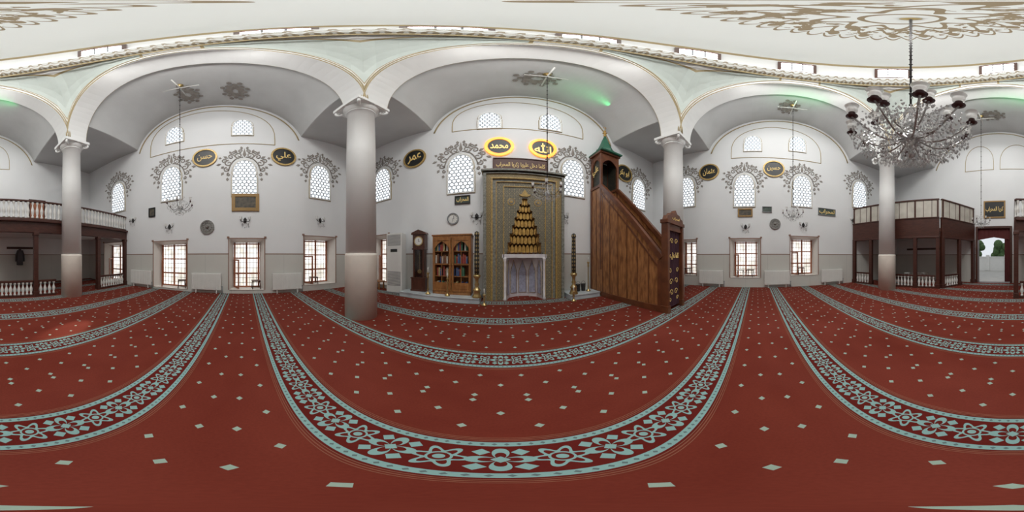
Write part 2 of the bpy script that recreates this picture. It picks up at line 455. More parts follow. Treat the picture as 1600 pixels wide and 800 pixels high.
def lun(w, pxa, pxb, base, top, mat=goldline):
    global tn
    tn += 1
    u0 = W(w, pxa, 400)[0]; u1 = W(w, pxb, 400)[0]; c = (u0+u1)/2; a = (u1-u0)/2
    o_ = [(-a, 0), (a, 0)]+[(a*cos(pi*i/24), .35+(top-base-.35)*sin(pi*i/24)**.8) for i in range(0, 25)]
    i_ = [(x_*(1-.03/a), .03+z_*(1-.06/(top-base))) for x_, z_ in o_]
    mk(MB().frame(o_, i_, -.02, 0), 'trim_%d' % tn, mat, None, wpos(w, c, base), RZ[w], struct=True)
lun('left', 235, 430, 6.75, 9.55); lun('front', 706, 911, 7.15, 9.35); lun('right', 1142, 1283, 6.8, 9.3)
lun('back', 1508, 1553, 6.8, 8.8); lun('back', 1562, 1615, 6.8, 8.8)

def column(x, y, i):
    r = root('column', (x, y, 0), 0, 'white round column with cream lower shaft and scrolled capital', 'column', 'columns under the dome')
    mk(MB().lathe([(.395, 0), (.395, 1.5), (.385, 1.56)], 40), 'shaft_base', creamcol, r)
    mk(MB().lathe([(.375, 1.56), (.355, 4.5), (.335, 6.08), (.36, 6.09), (.37, 6.12), (.35, 6.15)], 40), 'shaft', white, r)
    mb = MB().lathe([(.34, 6.14), (.38, 6.2), (.44, 6.3), (.44, 6.36)], 32)
    mb.box(0, 0, 6.43, .98, .98, .14); mb.box(0, 0, 6.37, .86, .86, .04)
    for sx in (-1, 1):
        for sy in (-1, 1):
            cx, cy = sx*.37, sy*.37
            p = []
            for k in range(20):
                t = k/19; a = pi/2+t*2.6*pi; q = .12*(1-.8*t)
                rad = q*cos(a)*-1
                p.append((cx+sx*rad*.7, cy+sy*rad*.7, 6.26+q*sin(a)))
            mb.tube(p, [.045*(1-.5*k/19) for k in range(20)], 6)
    for k in range(4):
        a = k*pi/2
        mb.ball(.44*cos(a), .44*sin(a), 6.38, .05)
    mk(mb, 'capital', white, r, bev=0)
column(-3.0, 2.6, 0); column(5.08, 2.85, 1); column(5.15, -5.3, 2); column(-3.0, -5.38, 3)

s = HS-.38
def arcp(a, b, n=40): return [(a*cos(pi*i/n), 6.5+b*sin(pi*i/n)) for i in range(n+1)]
for k in range(4):
    I = arcp(3.67, 3.5); E = arcp(3.76, 3.85)
    mb = MB(); n = len(I); y0, y1 = s, HS+.38
    vs = [(p[0], y0, p[1]) for p in I]+[(p[0], y0, p[1]) for p in E]+[(p[0], y1, p[1]) for p in I]+[(p[0], y1, p[1]) for p in E]
    fs = []
    for i in range(n-1): fs += [(i, i+1, n+i+1, n+i), (2*n+i, 2*n+i+1, 3*n+i+1, 3*n+i), (i, i+1, 2*n+i+1, 2*n+i), (n+i, n+i+1, 3*n+i+1, 3*n+i)]
    mb.add(vs, fs, 0)
    def rib(a, b, yy, m):
        mb.tube([(p[0], yy, p[1]) for p in arcp(a, b)], .022, 6, m)
    rib(3.70, 3.56, s-.01, 1); rib(3.76, 3.84, s-.01, 1); rib(3.70, 3.56, HS+.39, 1)
    mb.box(HS, HS, 7.15, .76, .76, 1.3)
    mk(mb, 'ceiling', [white, goldline], loc=(CX, CY, 0), rz=k*pi/2, struct=True)
def vz(t):
    t = min(abs(t)/3.79, 1); return 6.5+3.62*sqrt(1-t*t)
def gridaxis(lo, hi, c):
    xs = {lo, hi}
    for i in range(-40, 41):
        q = c+3.79*sin(pi/2*i/40)
        if lo < q < hi: xs.add(q)
    for q in (c-HS-.3, c+HS+.3): xs.add(q)
    return sorted(xs)
gx = gridaxis(-6.45, 7.75, CX); gy = gridaxis(-9.05, 5.75, CY)
mb = MB()
E_ = HS+.3-1e-4
for i in range(len(gx)-1):
    for j in range(len(gy)-1):
        cx, cy = (gx[i]+gx[i+1])/2, (gy[j]+gy[j+1])/2
        u, v = abs(cx-CX), abs(cy-CY)
        if u < E_ and v < E_: continue
        def zz(x, y):
            if u >= E_ and v < E_: return max(7.6, vz(y-CY))
            if v >= E_ and u < E_: return max(7.6, vz(x-CX))
            return 7.6
        x0, x1, y0, y1 = gx[i], gx[i+1], gy[j], gy[j+1]
        mb.add([(x0, y0, zz(x0, y0)), (x1, y0, zz(x1, y0)), (x1, y1, zz(x1, y1)), (x0, y1, zz(x0, y1))], [(0, 1, 2, 3)], 0)
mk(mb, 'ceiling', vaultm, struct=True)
for w, c in (('front', CX), ('left', CY), ('right', -CY), ('back', -CX)):
    tn += 1
    p = [(3.6*cos(pi*i/40), -.02, 6.5+3.42*sin(pi*i/40)) for i in range(3, 38)]
    mk(MB().tube(p, .03, 6), 'trim_%d' % tn, goldline, None, wpos(w, c, 0), RZ[w], struct=True)
def ext(t): return 6.5+3.85*sqrt(max(0, 1-(t/3.76)**2))
RR, ZR = 3.6, 10.8
ks = [0, .09, .12, .3, .5, .7, .84, .88, 1]
ths = [-45, -41, -36, -35, -25, -16, -8, -3, 0, 3, 8, 16, 25, 35, 36, 41, 45]
for c in range(4):
    mb = MB(); vs = []
    for th in ths:
        a = radians(th+45+90*c); q = max(abs(cos(a)), abs(sin(a))); rb = s/q
        t = s*tan(radians(45-abs(th))); zb = ext(t)
        for k in ks:
            r_ = RR+(rb-RR)*(1-k**1.6); z_ = zb+(ZR-zb)*k
            vs.append((r_*cos(a), r_*sin(a), z_))
    K = len(ks)
    for i in range(len(ths)-1):
        for j in range(K-1):
            tm = abs((ths[i]+ths[i+1])/2); km = (ks[j]+ks[j+1])/2
            m_ = 0
            if tm < 36 and .09 < km < .88:
                m_ = 1
                if tm > 35 or km < .12 or km > .84: m_ = 2
            mb.add([vs[i*K+j], vs[(i+1)*K+j], vs[(i+1)*K+j+1], vs[i*K+j+1]], [(0, 1, 2, 3)], m_, True)
    mk(mb, 'ceiling', [white, pendm, goldline], loc=(CX, CY, 0), struct=True)
mb = MB().lathe([(RR, ZR), (RR, 13.4)], 96, mat=0, cap=False)
mk(mb, 'ceiling', white, loc=(CX, CY, 0), struct=True)
mb = MB().lathe([(RR*cos(pi/2*i/20)+.0001, 13.4+2.2*sin(pi/2*i/20)) for i in range(21)], 96, cap=False)
mk(mb, 'ceiling', domem, loc=(CX, CY, 0), struct=True)
tn += 1
mb = MB().lathe([(3.62, 10.62), (3.5, 10.66), (3.42, 10.72), (3.42, 10.98), (3.34, 11.02), (3.34, 11.08), (3.62, 11.1)], 96, cap=False)
mk(mb, 'trim_%d' % tn, cornm, loc=(CX, CY, 0), struct=True); tn += 1
mb = MB().lathe([(3.61, 13.3), (3.5, 13.36), (3.5, 13.44), (3.61, 13.5)], 96, cap=False)
mk(mb, 'trim_%d' % tn, goldline, loc=(CX, CY, 0), struct=True); tn += 1
mb = MB().lathe([(3.61, 10.50), (3.56, 10.54), (3.61, 10.58)], 96, cap=False)
mk(mb, 'trim_%d' % tn, goldline, loc=(CX, CY, 0), struct=True)
drumpos = []
for px, py in [(160, 63), (430, 54), (700, 62), (920, 82), (1090, 97), (1245, 100), (1395, 96), (1560, 80)]:
    a = az(px); pr = CX*sin(a)+CY*cos(a); d = pr+sqrt(RR**2-(CX**2+CY**2-pr**2))
    x_, y_ = d*sin(a), d*cos(a); zz_ = 12.25
    ang = atan2(-(x_-CX), (y_-CY))
    drumpos.append((x_, y_, zz_))
    nwin += 1
    r = root('window_%d' % nwin, (x_-.03*sin(-ang), y_-.03*cos(ang), zz_), ang, struct=True)
    hh = .66
    mk(MB().frame([(-.58, -hh-.09), (.58, -hh-.09), (.58, hh+.09), (-.58, hh+.09)], [(-.48, -hh), (.48, -hh), (.48, hh), (-.48, hh)], -.08, .12), 'frame', clockwood, r)
    mb = MB()
    for q in (-.16, .16): mb.box(q, -.03, 0, .035, .04, 2*hh)
    for q in (-.22, .22): mb.box(0, -.03, q, .96, .04, .035)
    mk(mb, 'glazing_bar', greyp, r)
    mk(MB().add([(-.5, -.02, -hh), (.5, -.02, -hh), (.5, -.02, hh), (-.5, -.02, hh)], [(0, 1, 2, 3)]), 'pane', drumpane, r)
def vflower(x, y, r, nm=16):
    global tn
    tn += 1
    mb = MB()
    for k in range(nm):
        a = 2*pi*k/nm; rr = r if k % 2 else r*.75
        for j, (da, ra) in enumerate(((-.09, .45), (.09, .45), (0, .85))):
            px_, py_ = ra*rr*cos(a+da), ra*rr*sin(a+da)*.7
            mb.add([(px_+.09*cos(t), py_+.09*sin(t), 0) for t in [i*pi/3 for i in range(6)]], [tuple(range(6))])
    for i in range(len(mb.v)):
        a, b, c = mb.v[i]
        X_, Y_ = x+a, y+b
        u, v = X_-CX, Y_-CY
        z = vz(v) if abs(u) > abs(v) else vz(u)
        mb.v[i] = (X_, Y_, z-.03)
    mk(mb, 'trim_%d' % tn, orn, struct=True)
vflower(-5.3, -1.9, .7); vflower(-5.3, -.3, .7); vflower(1.0, 4.4, .75); vflower(6.5, -1.3, .65); vflower(.95, -7.3, .7)

# ================================================================= PLATFORM + MIHRAB
for x0, x1, lb in ((-3.5, -.65, 'grey-white marble step along the wall beneath cabinet and candlesticks'), (2.25, 3.42, 'grey-white marble step beside the stair pulpit')):
    mk(MB().box((x0+x1)/2, 5.295, .07, x1-x0, .79, .14).box((x0+x1)/2, 5.285, .16, x1-x0+.02, .81, .04), 'marble_step', marble, label=lb, cat='step', bev=.008)
mx = .8
r = root('mihrab', (mx, 5.7, 0), 0, 'ornate grey and gold prayer niche with stalactite hood', 'prayer niche')
T = 4.54; yf = -.34
tiers = [(.61, 1.62), (.54, 1.95), (.46, 2.25), (.38, 2.53), (.30, 2.80), (.22, 3.05), (.13, 3.28), (.13, 3.5)]
mb = MB()
rows = [(0, 1.62, .61)]+[(tiers[i][1], tiers[i+1][1], tiers[i][0]-.04) for i in range(len(tiers)-1)]
for z0, z1, q in rows:
    for sg in (-1, 1): mb.box(sg*(q+1.0)/2, yf/2, (z0+z1)/2, 1.0-q, -yf, z1-z0)
mb.box(0, yf/2, (3.5+4.15)/2, 2.0, -yf, .65)
mk(mb, 'field_panel', mihm, r)
mb = MB()
def rectframe(a, t, z0, z1, y0, y1, m=0):
    for sg in (-1, 1): mb.box(sg*(a-t/2), (y0+y1)/2, (z0+z1)/2, t, y1-y0, z1-z0, m)
    mb.box(0, (y0+y1)/2, z1-t/2, 2*a-2*t, y1-y0, t, m)
rectframe(1.37, .10, 0, T, yf-.10, 0, 0); rectframe(1.27, .16, 0, T-.10, yf-.05, 0, 1); rectframe(1.11, .05, 0, T-.26, yf-.08, 0, 2)
rectframe(1.06, .10, 0, T-.31, yf-.02, 0, 0); rectframe(.96, .03, 0, T-.41, yf-.04, yf+.02, 2)
rectframe(.72, .03, 0, 3.95, yf-.03, yf+.02, 2)
mb.box(0, (yf-.16)/2, T+.03, 2.86, -yf+.16, .07, 0); mb.box(0, (yf-.1)/2, T-.04, 2.78, -yf+.1, .05, 2)
for i in range(23):
    mb.prism([(-1.34+i*.1218-.05, T+.06), (-1.34+i*.1218+.05, T+.06), (-1.34+i*.1218, T+.12)], yf-.1, yf-.06, 2)
mk(mb, 'border_molding', [mgrey, mihb, mgold], r)
mb = MB()
for k, (q, z) in enumerate(tiers[:-1]):
    zt = tiers[k+1][1]; nq = tiers[k+1][0]; nc = max(3, 9-k)
    steps = nc*8
    def rf(t, nc=nc):
        return 1-.14*abs(sin((t)*nc))**.7
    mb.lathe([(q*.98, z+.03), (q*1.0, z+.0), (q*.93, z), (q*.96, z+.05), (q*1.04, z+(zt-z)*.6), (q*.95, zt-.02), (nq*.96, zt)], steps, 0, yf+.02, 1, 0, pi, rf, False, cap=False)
    for c in range(nc+1):
        a = pi*c/nc
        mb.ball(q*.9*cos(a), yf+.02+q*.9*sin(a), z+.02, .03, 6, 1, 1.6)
mb.lathe([(.13, 3.4), (.10, 3.5), (.05, 3.58), (.001, 3.62)], 12, 0, yf+.02, 0, 0, pi, cap=False)
for k, (q, z) in enumerate(tiers[:-1]):
    zt = tiers[k+1][1]; n = max(2, 9-k)
    for c in range(n):
        x0 = -q+2*q*c/n; x1 = -q+2*q*(c+1)/n; xm = (x0+x1)/2
        yy = yf+.02+sqrt(max(0, q*q-xm*xm))*.45
        mb.prism([(x0+.008, z), (xm, z-.05), (x1-.008, z), (x1-.012, z+(zt-z)*.55), (xm, zt-.06), (x0+.012, z+(zt-z)*.55)], yy-.03, yy, 0)
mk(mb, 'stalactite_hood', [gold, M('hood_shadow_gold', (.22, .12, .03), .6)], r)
mb = MB(); n = 5
pts = [(.61*cos(pi*i/n), yf+.05+.61*sin(pi*i/n)*.95) for i in range(n+1)]
for i in range(n):
    a, b = pts[i], pts[i+1]
    mb.add([(a[0], a[1], 0), (b[0], b[1], 0), (b[0], b[1], 1.64), (a[0], a[1], 1.64)], [(0, 1, 2, 3)], 0)
    cxm, cym = (a[0]+b[0])/2, (a[1]+b[1])/2; L = hypot(b[0]-a[0], b[1]-a[1]); tx, ty = (b[0]-a[0])/L, (b[1]-a[1])/L
    nx, ny = -cxm, -(cym-yf); nl = hypot(nx, ny); nx, ny = nx/nl*.015, ny/nl*.015
    w_ = L*.36
    ol = [(-w_, .15), (w_, .15), (w_, .95), (w_*.6, 1.12), (0, 1.35), (-w_*.6, 1.12), (-w_, .95)]
    mb.add([(cxm+tx*p+nx, cym+ty*p+ny, q) for p, q in ol], [tuple(range(7))], 1)
    mb.tube([(cxm+tx*p+nx, cym+ty*p+ny, q) for p, q in ol+[ol[0]]], .012, 4, 2)
mb.add([(p[0], p[1], 1.62) for p in pts], [tuple(range(n+1))], 0)
for sg in (-1, 1):
    mb.lathe([(.05, 0), (.07, .03), (.045, .1), (.04, 1.3), (.06, 1.38), (.07, 1.44)], 12, sg*.66, yf-.02, 0)
mb.box(0, yf-.0, 1.50, 1.5, .06, .12, 0)
mk(mb, 'lower_niche', [marblegrey, nichepanel, mgold], r)
for sg in (-1, 1):
    mb = MB()
    for rr_, m_ in ((.13, 0), (.095, 1), (.05, 0)):
        mb.prism([(sg*.45+rr_*cos(t*pi/8), 3.35+rr_*sin(t*pi/8)) for t in range(16)], yf-.01-(.13-rr_)*.3, yf+.01, m_)
    mk(mb, 'rosette', [mgold, mgrey], r)
ow = [(-.2, 3.62), (-.1, 3.66), (0, 3.84), (.1, 3.66), (.2, 3.62), (.1, 3.56), (-.1, 3.56)]
mk(MB().prism(ow, yf-.03, yf, 0), 'crest', mgold, r)

def jn(words): return ' '.join(words)[::-1]
ins = jn(['\uFEDB\uFEE0\uFEE4\uFE8E', '\uFEA9\uFEA7\uFEDE', '\uFECB\uFEE0\uFEF4\uFEEC\uFE8E', '\uFEAF\uFEDB\uFEAE\uFEF3\uFE8E', '\uFE8D\uFEDF\uFEE4\uFEA4\uFEAE\uFE8D\uFE8F'])
def panel(w, px0, px1, py0, py1, name, label, cat, fm, bm, text=None, tm=letgold, ft=.05, dep=.05, off=.004):
    u0 = W(w, px0, 400)[0]; u1 = W(w, px1, 400)[0]; pm = (px0+px1)/2
    z1 = W(w, pm, py0)[1]; z0 = W(w, pm, py1)[1]
    a, h = abs(u1-u0)/2, (z1-z0)/2
    r = root(name, wpos(w, (u0+u1)/2, z0, off), RZ[w], label, cat)
    mk(MB().frame([(-a, 0), (a, 0), (a, 2*h), (-a, 2*h)], [(-a+ft, ft), (a-ft, ft), (a-ft, 2*h-ft), (-a+ft, 2*h-ft)], -dep, 0), 'frame', fm, r, bev=.006)
    mk(MB().box(0, -.012, h, 2*(a-ft), .02, 2*(h-ft)), 'board', bm, r)
    if text:
        me = textmesh(text, name, 2*(a-ft)*.92, 2*(h-ft)*.85); me.materials.clear(); me.materials.append(tm)
        mk(me, 'lettering', None, r, (0, -.024, h))
    return r
brownboard = M('brown_board', (.10, .035, .025), .5)
panel('front', 770, 856, 248, 270, 'inscription_board', 'long brown board with gold Arabic calligraphy above the niche', 'sign', brownboard, brownboard, ins, letgold, .04)
art = M('picture_art', (.05, .05, .045), .5, c2=(.16, .13, .09), scale=8)
gboard = M('green_board', (.04, .07, .06), .5, c2=(.10, .12, .10), scale=20)
pw = M('picture_frame_gold', (.36, .22, .08), .4, .2)
panel('left', 362, 405, 303, 330, 'picture', 'dark picture in a broad gilded brown frame', 'picture', pw, art, ft=.14)
panel('left', 233, 243, 325, 339, 'picture', 'small dark framed notice on the wall', 'picture', black, art)
panel('front', 711, 735, 306, 319, 'picture', 'dark green framed calligraphy plaque', 'picture', iron, gboard, ins[:8], letgold, .04)
panel('right', 1153, 1176, 326, 339, 'picture', 'small gilded framed dark picture', 'picture', pw, art, ft=.07)
panel('right', 1191, 1206, 323, 332, 'picture', 'small grey framed notice', 'picture', greyp, gboard, ft=.03)
panel('right', 1278, 1305, 326, 337, 'picture', 'dark grey inscribed plaque', 'picture', greyp, gboard, ins[:6], letgold, .03)
panel('back', 1537, 1571, 314, 341, 'picture', 'gold calligraphy on black in gilded frame above the doorway', 'picture', pw, black, ins[:12], letgold, .08)

names = {'allah': '\uFDF2', 'muh': '\uFEE3\uFEA4\uFEE4\uFEAA'[::-1], 'ali': '\uFECB\uFEE0\uFEF2'[::-1], 'omer': '\uFECB\uFEE4\uFEAE'[::-1],
         'osman': '\uFECB\uFE9C\uFEE4\uFE8E\uFEE5'[::-1], 'ebu': '\uFE8D\uFE91\uFEEE \uFE91\uFEDC\uFEAE'[::-1], 'hasan': '\uFEA3\uFEB4\uFEE6'[::-1], 'huseyin': '\uFEA3\uFEB4\uFEF4\uFEE6'[::-1]}
for w, px, py, k, lit in [('left', 320, 247, 'hasan', 0), ('left', 443, 245, 'ali', 0), ('front', 648, 248, 'omer', 0), ('front', 780, 229, 'muh', 1), ('front', 848, 232, 'allah', 1),
                          ('front', 975, 271, 'ebu', 0), ('right', 1108, 269, 'osman', 0), ('right', 1209, 264, 'huseyin', 0)]:
    u, z = W(w, px, py); rr_ = .52
    r = root('calligraphy_roundel', wpos(w, u, z, .004), RZ[w], 'round board with glowing orange rim and gold Arabic calligraphy' if lit else 'round black board with gold rim and gold Arabic calligraphy', 'calligraphy roundel', 'round calligraphy boards')
    n = 40
    C = lambda q: [(q*cos(2*pi*i/n), q*sin(2*pi*i/n)) for i in range(n)]
    mk(MB().prism(C(rr_*.9), -.03, 0), 'board', black, r)
    mk(MB().frame(C(rr_), C(rr_*(.78 if lit else .86)), -.06, 0), 'rim', glowgold if lit else rimgold, r)
    me = textmesh(names[k], 'lettering', rr_*1.2, rr_*1.05); me.materials.clear(); me.materials.append(letlit if lit else letgold)
    mk(me, 'lettering', None, r, (0, -.034, 0))
def disc(w, px, py, rr_, name, label, cat, m1, m2, clock=False):
    u, z = W(w, px, py); r = root(name, wpos(w, u, z, .004), RZ[w], label, cat)
    n = 32; C = lambda q: [(q*cos(2*pi*i/n), q*sin(2*pi*i/n)) for i in range(n)]
    mk(MB().frame(C(rr_), C(rr_*.82), -.05, 0), 'rim', m1, r)
    mb = MB().prism(C(rr_*.83), -.02, 0)
    if clock:
        for i in range(12): mb.box(rr_*.68*cos(i*pi/6), -.021, rr_*.68*sin(i*pi/6), .018, .006, .018, 1)
        mk(mb, 'dial', [m2, black], r)
        mk(MB().box(.03, -.028, .05, .015, .006, .12), 'clock_hand', black, r)
        mk(MB().box(.0, -.032, -.05, .012, .004, .14), 'clock_hand', black, r)
    else:
        for i in range(12): mb.ball(rr_*.6*cos(i*pi/6), -.02, rr_*.6*sin(i*pi/6), .025, 6)
        mb.ball(0, -.02, 0, .07, 8); mk(mb, 'dish', m2, r)
disc('left', 324, 355, .29, 'wall_plate', 'round embossed dark silver plate hung on the wall', 'plate', silver, silver)
disc('right', 1211, 350, .26, 'wall_plate', 'round embossed silver plate hung on the wall', 'plate', silver, silver)
disc('front', 708, 342, .22, 'wall_clock', 'round white wall clock', 'clock', greyp, plastic, True)

def sconce():
    r = root('wall_sconce', (0, 0, 0), 0, 'crystal wall sconce with two arms', 'wall lamp', 'crystal wall sconces')
    mk(MB().prism([(-.05, -.1), (.05, -.1), (.07, .05), (0, .14), (-.07, .05)], -.02, 0), 'backplate', iron, r)
    for q in (-1, 1):
        p = [(q*.17*sin(i/8*pi/2), -.03-.1*sin(i/8*pi), -.08*sin(i/8*pi)+.03*i/8) for i in range(9)]
        mk(MB().tube(p, .014, 5), 'arm', iron, r)
        mk(MB().lathe([(.02, .05), (.045, .09), (.05, .17)], 10, q*.17, -.04, cap=False), 'lamp_shade', shade, r)
    mb = MB()
    for i in range(16): mb.octa(random.uniform(-.18, .18), -.05-random.random()*.05, -.08-random.random()*.22, .016, .035)
    mk(mb, 'crystal_drops', crystal, r, kind='stuff'); return r
s0 = None
for w, px, py in [('left', 265, 355), ('left', 383, 345), ('left', 500, 345), ('front', 745, 339), ('front', 880, 339), ('right', 1165, 355), ('right', 1255, 352), ('left', 208, 345), ('right', 1333, 345)]:
    u, z = W(w, px, py)
    if s0 is None: s0 = sconce(); s0.location = wpos(w, u, z, .004); s0.rotation_euler = (0, 0, RZ[w])
    else: copytree(s0, wpos(w, u, z, .004), RZ[w])

def radiator(w_, label='white panel radiator below the window line'):
    r = root('radiator', (0, 0, 0), 0, label, 'radiator', 'wall radiators')
    mb = MB().box(0, -.09, .48, w_, .10, .66)
    for i in range(int(w_/.05)): mb.box(-w_/2+.03+i*.05, -.145, .48, .022, .02, .60)
    mk(mb, 'body', plastic, r, bev=.004)
    for q in (-1, 1): mk(MB().box(q*w_*.35, -.09, .075, .04, .08, .15), 'foot', plastic, r)
    mk(MB().lathe([(.02, 0), (.02, .25)], 8, w_/2+.04, -.09).ball(w_/2+.04, -.09, .28, .03), 'valve', greyp, r); return r
r0 = None
for w, px, wd in [('left', 323, 1.2), ('left', 448, 1.2), ('left', 222, 1.2), ('right', 1112, 1.2), ('right', 1214, 1.2), ('right', 1299, 1.2)]:
    u, z = W(w, px, 440)
    if r0 is None: r0 = radiator(wd); r0.location = wpos(w, u, 0, .01); r0.rotation_euler = (0, 0, RZ[w])
    else: copytree(r0, wpos(w, u, 0, .01), RZ[w])

r = root('air_conditioner', (-3.98, 5.35, 0), radians(8), 'tall white floor-standing air conditioner', 'air conditioner')
mk(MB().box(0, 0, 1.22, .70, .42, 2.4), 'body', plastic, r, bev=.03)
for zb, nn in ((1.95, 9), (.35, 12)):
    mb = MB().box(0, -.211, zb+(nn-1)*.0225, .58, .006, nn*.047, 0)
    for i in range(nn): mb.box(0, -.218, zb+i*.045, .56, .014, .02, 1)
    mk(mb, 'louver', [greyp, plastic], r)
mk(MB().box(0, -.215, 1.72, .3, .012, .12), 'display', black, r)
mk(MB().box(0, 0, .02, .74, .46, .04), 'base', greyp, r)

r = root('grandfather_clock', (-2.93, 5.42, .18), radians(5), 'tall dark wooden grandfather clock with round dial', 'clock')
mk(MB().box(0, 0, .24, .56, .36, .48).box(0, 0, .03, .60, .40, .06).box(0, 0, .5, .60, .40, .05), 'base', clockwood, r, bev=.01)
mb = MB()
for sg in (-1, 1): mb.box(sg*.19, 0, 1.05, .06, .28, 1.05)
mb.box(0, .12, 1.05, .40, .03, 1.05).box(0, 0, 1.58, .50, .34, .05)
mk(mb, 'trunk', clockwood, r, bev=.005)
mb = MB().box(0, .02, 1.86, .48, .30, .52)
mb.prism([(-.30, 2.12), (.30, 2.12), (.27, 2.20), (.12, 2.26), (0, 2.31), (-.12, 2.26), (-.27, 2.20)], -.17, .15)
mk(mb, 'hood', clockwood, r, bev=.006)
mk(MB().prism([(.18*cos(i*pi/16), 1.87+.18*sin(i*pi/16)) for i in range(32)], -.145, -.12), 'dial', brass, r)
mk(MB().prism([(.14*cos(i*pi/16), 1.87+.14*sin(i*pi/16)) for i in range(32)], -.15, -.13), 'dial_plate', plastic, r)
mk(MB().box(.0, -.155, 1.91, .012, .006, .09), 'clock_hand', black, r); mk(MB().box(.03, -.155, 1.86, .07, .006, .012), 'clock_hand', black, r)
mk(MB().tube([(0, -.02, 1.5), (0, -.02, .8)], .008, 6).prism([(.08*cos(i*pi/10), .74+.08*sin(i*pi/10)) for i in range(20)], -.04, -.01), 'pendulum', brass, r)
mk(MB().box(0, -.13, 1.05, .30, .006, 1.0), 'glass', glass, r)

cw = 1.34; ch = 2.02; XC = -1.63
r = root('book_cabinet', (XC, 5.42, .18), radians(2), 'orange-brown wooden bookcase with two glazed doors', 'cabinet')
mb = MB()
for sg in (-1, 1): mb.box(sg*(cw/2-.03), 0, ch/2, .06, .44, ch)
mb.box(0, 0, .06, cw, .44, .12).box(0, 0, ch-.04, cw, .46, .08).box(0, .21, ch/2, cw, .02, ch).box(0, -.01, ch+.01, cw+.06, .48, .05)
for z in (.62, 1.05, 1.48): mb.box(0, .03, z, cw-.12, .34, .03)
mk(mb, 'body', orwood, r, bev=.006)
for sg in (-1, 1):
    dr = root('door', (sg*cw/4, -.225, .12), 0); dr.parent = r
    a = cw/4-.012; hh = ch-.2
    ol = [(-a, 0), (a, 0), (a, hh), (-a, hh)]
    il = [(-a+.07, .30), (a-.07, .30), (a-.07, hh-.1), (-a+.07, hh-.1)]
    mk(MB().frame(ol, il, -.02, .02).box(0, -.005, .17, 2*a-.16, .04, .16), 'door_frame', orwood, dr, bev=.004)
    mb = MB().box(0, 0, hh*.45, .02, .02, hh*.6).box(0, 0, hh*.5, 2*a-.14, .02, .02)
    q = a-.07
    for sg2 in (-1, 1): mb.prism([(sg2*q, hh-.1), (sg2*q, hh-.36), (sg2*q*.6, hh-.22), (0, hh-.12)], -.01, .01)
    mk(mb, 'glazing_bar', orwood, dr)
    mk(MB().ball(-sg*(a-.035), -.04, hh*.5, .02), 'knob', brass, dr)
bcols = [M('book_%d' % i, c, .6) for i, c in enumerate([(.36, .06, .05), (.06, .18, .11), (.55, .45, .22), (.08, .13, .28), (.70, .67, .60), (.20, .09, .05)])]
bm = {}
for sh in range(4):
    x_ = -cw/2+.10
    z = (.18+.122, .18+.637, .18+1.067, .18+1.497)[sh]
    while x_ < cw/2-.12:
        ci = random.randrange(6); hi = random.randrange(3)
        tk = .045; hh = (.24, .28, .32)[hi]
        if (ci, hi) not in bm:
            bm[(ci, hi)] = MB().box(0, 0, hh/2, tk, .18, hh, 0).box(0, .005, hh/2, tk*.7, .182, hh-.02, 1).box(0, -.091, hh*.8, tk, .004, .012, 2).mesh('book', [bcols[ci], plastic, gold])
        if random.random() > .12:
            mk(bm[(ci, hi)], 'book', None, None, (XC+x_*cos(radians(2)), 5.37+x_*sin(radians(2)), z), radians(2), label='bound book standing on the cabinet shelf', cat='book', group='books in the glazed cabinet')
        x_ += tk+.012

m, nt, b = newmat('candle_pattern'); x_, y_, z_, tc = coords(nt)
a = y_.at2(x_)
f = ((a*3.0+z_*25.0).sin()*(a*3.0-z_*25.0).sin()).gt(.25)
nt.links.new(mix(nt, f, (.03, .03, .028), (.35, .27, .12)), b.inputs['Base Color']); candm = m
def bigcandle(x, y):
    r = root('candlestick', (x, y, .18), 0, 'large brass candlestick holding a tall dark patterned candle', 'candlestick', 'tall candlesticks beside the niche')
    mk(MB().lathe([(.145, 0), (.15, .04), (.12, .08), (.10, .2), (.13, .24), (.10, .28), (.05, .36), (.08, .42), (.05, .48), (.06, .6), (.11, .66), (.12, .72), (.08, .74)], 24), 'base', brass, r)
    mk(MB().lathe([(.075, .73), (.08, 1.2), (.065, 1.95), (.085, 1.98), (.07, 2.06), (.02, 2.1)], 20), 'candle', candm, r)
    return r
bigcandle(-.74, 5.03); bigcandle(2.42, 5.03)
def smallc(x, y, h, z0=.18):
    r = root('candlestick', (x, y, z0), 0, 'slim polished brass candlestick', 'candlestick', 'small brass candlesticks')
    mk(MB().lathe([(.09, 0), (.09, .03), (.04, .06), (.02, .12), (.035, .16), (.018, .22), (.018, h-.2), (.04, h-.14), (.02, h-.1), (.05, h-.02), (.05, h)], 16), 'stem', brass, r)
    mk(MB().lathe([(.02, h), (.02, h+.16), (.005, h+.18)], 10), 'candle', plastic, r)
smallc(-2.40, 5.02, .75); smallc(-1.70, 5.02, .6); smallc(3.1, 5.2, 1.1); smallc(-.48, 4.76, .35, 0); smallc(2.28, 4.74, .35, 0)
for x_ in (2.75, 2.97):
    r = root('bucket', (x_, 5.35, .18), 0, 'small dark metal bucket on the marble step', 'bucket')
    mk(MB().lathe([(.07, 0), (.09, .26), (.1, .27), (.085, .26), (.065, .02)], 16, cap=False), 'body', iron, r)
    mk(MB().tube([(.09*cos(pi*i/10), 0, .26+.12*sin(pi*i/10)) for i in range(11)], .006, 5), 'handle', iron, r)

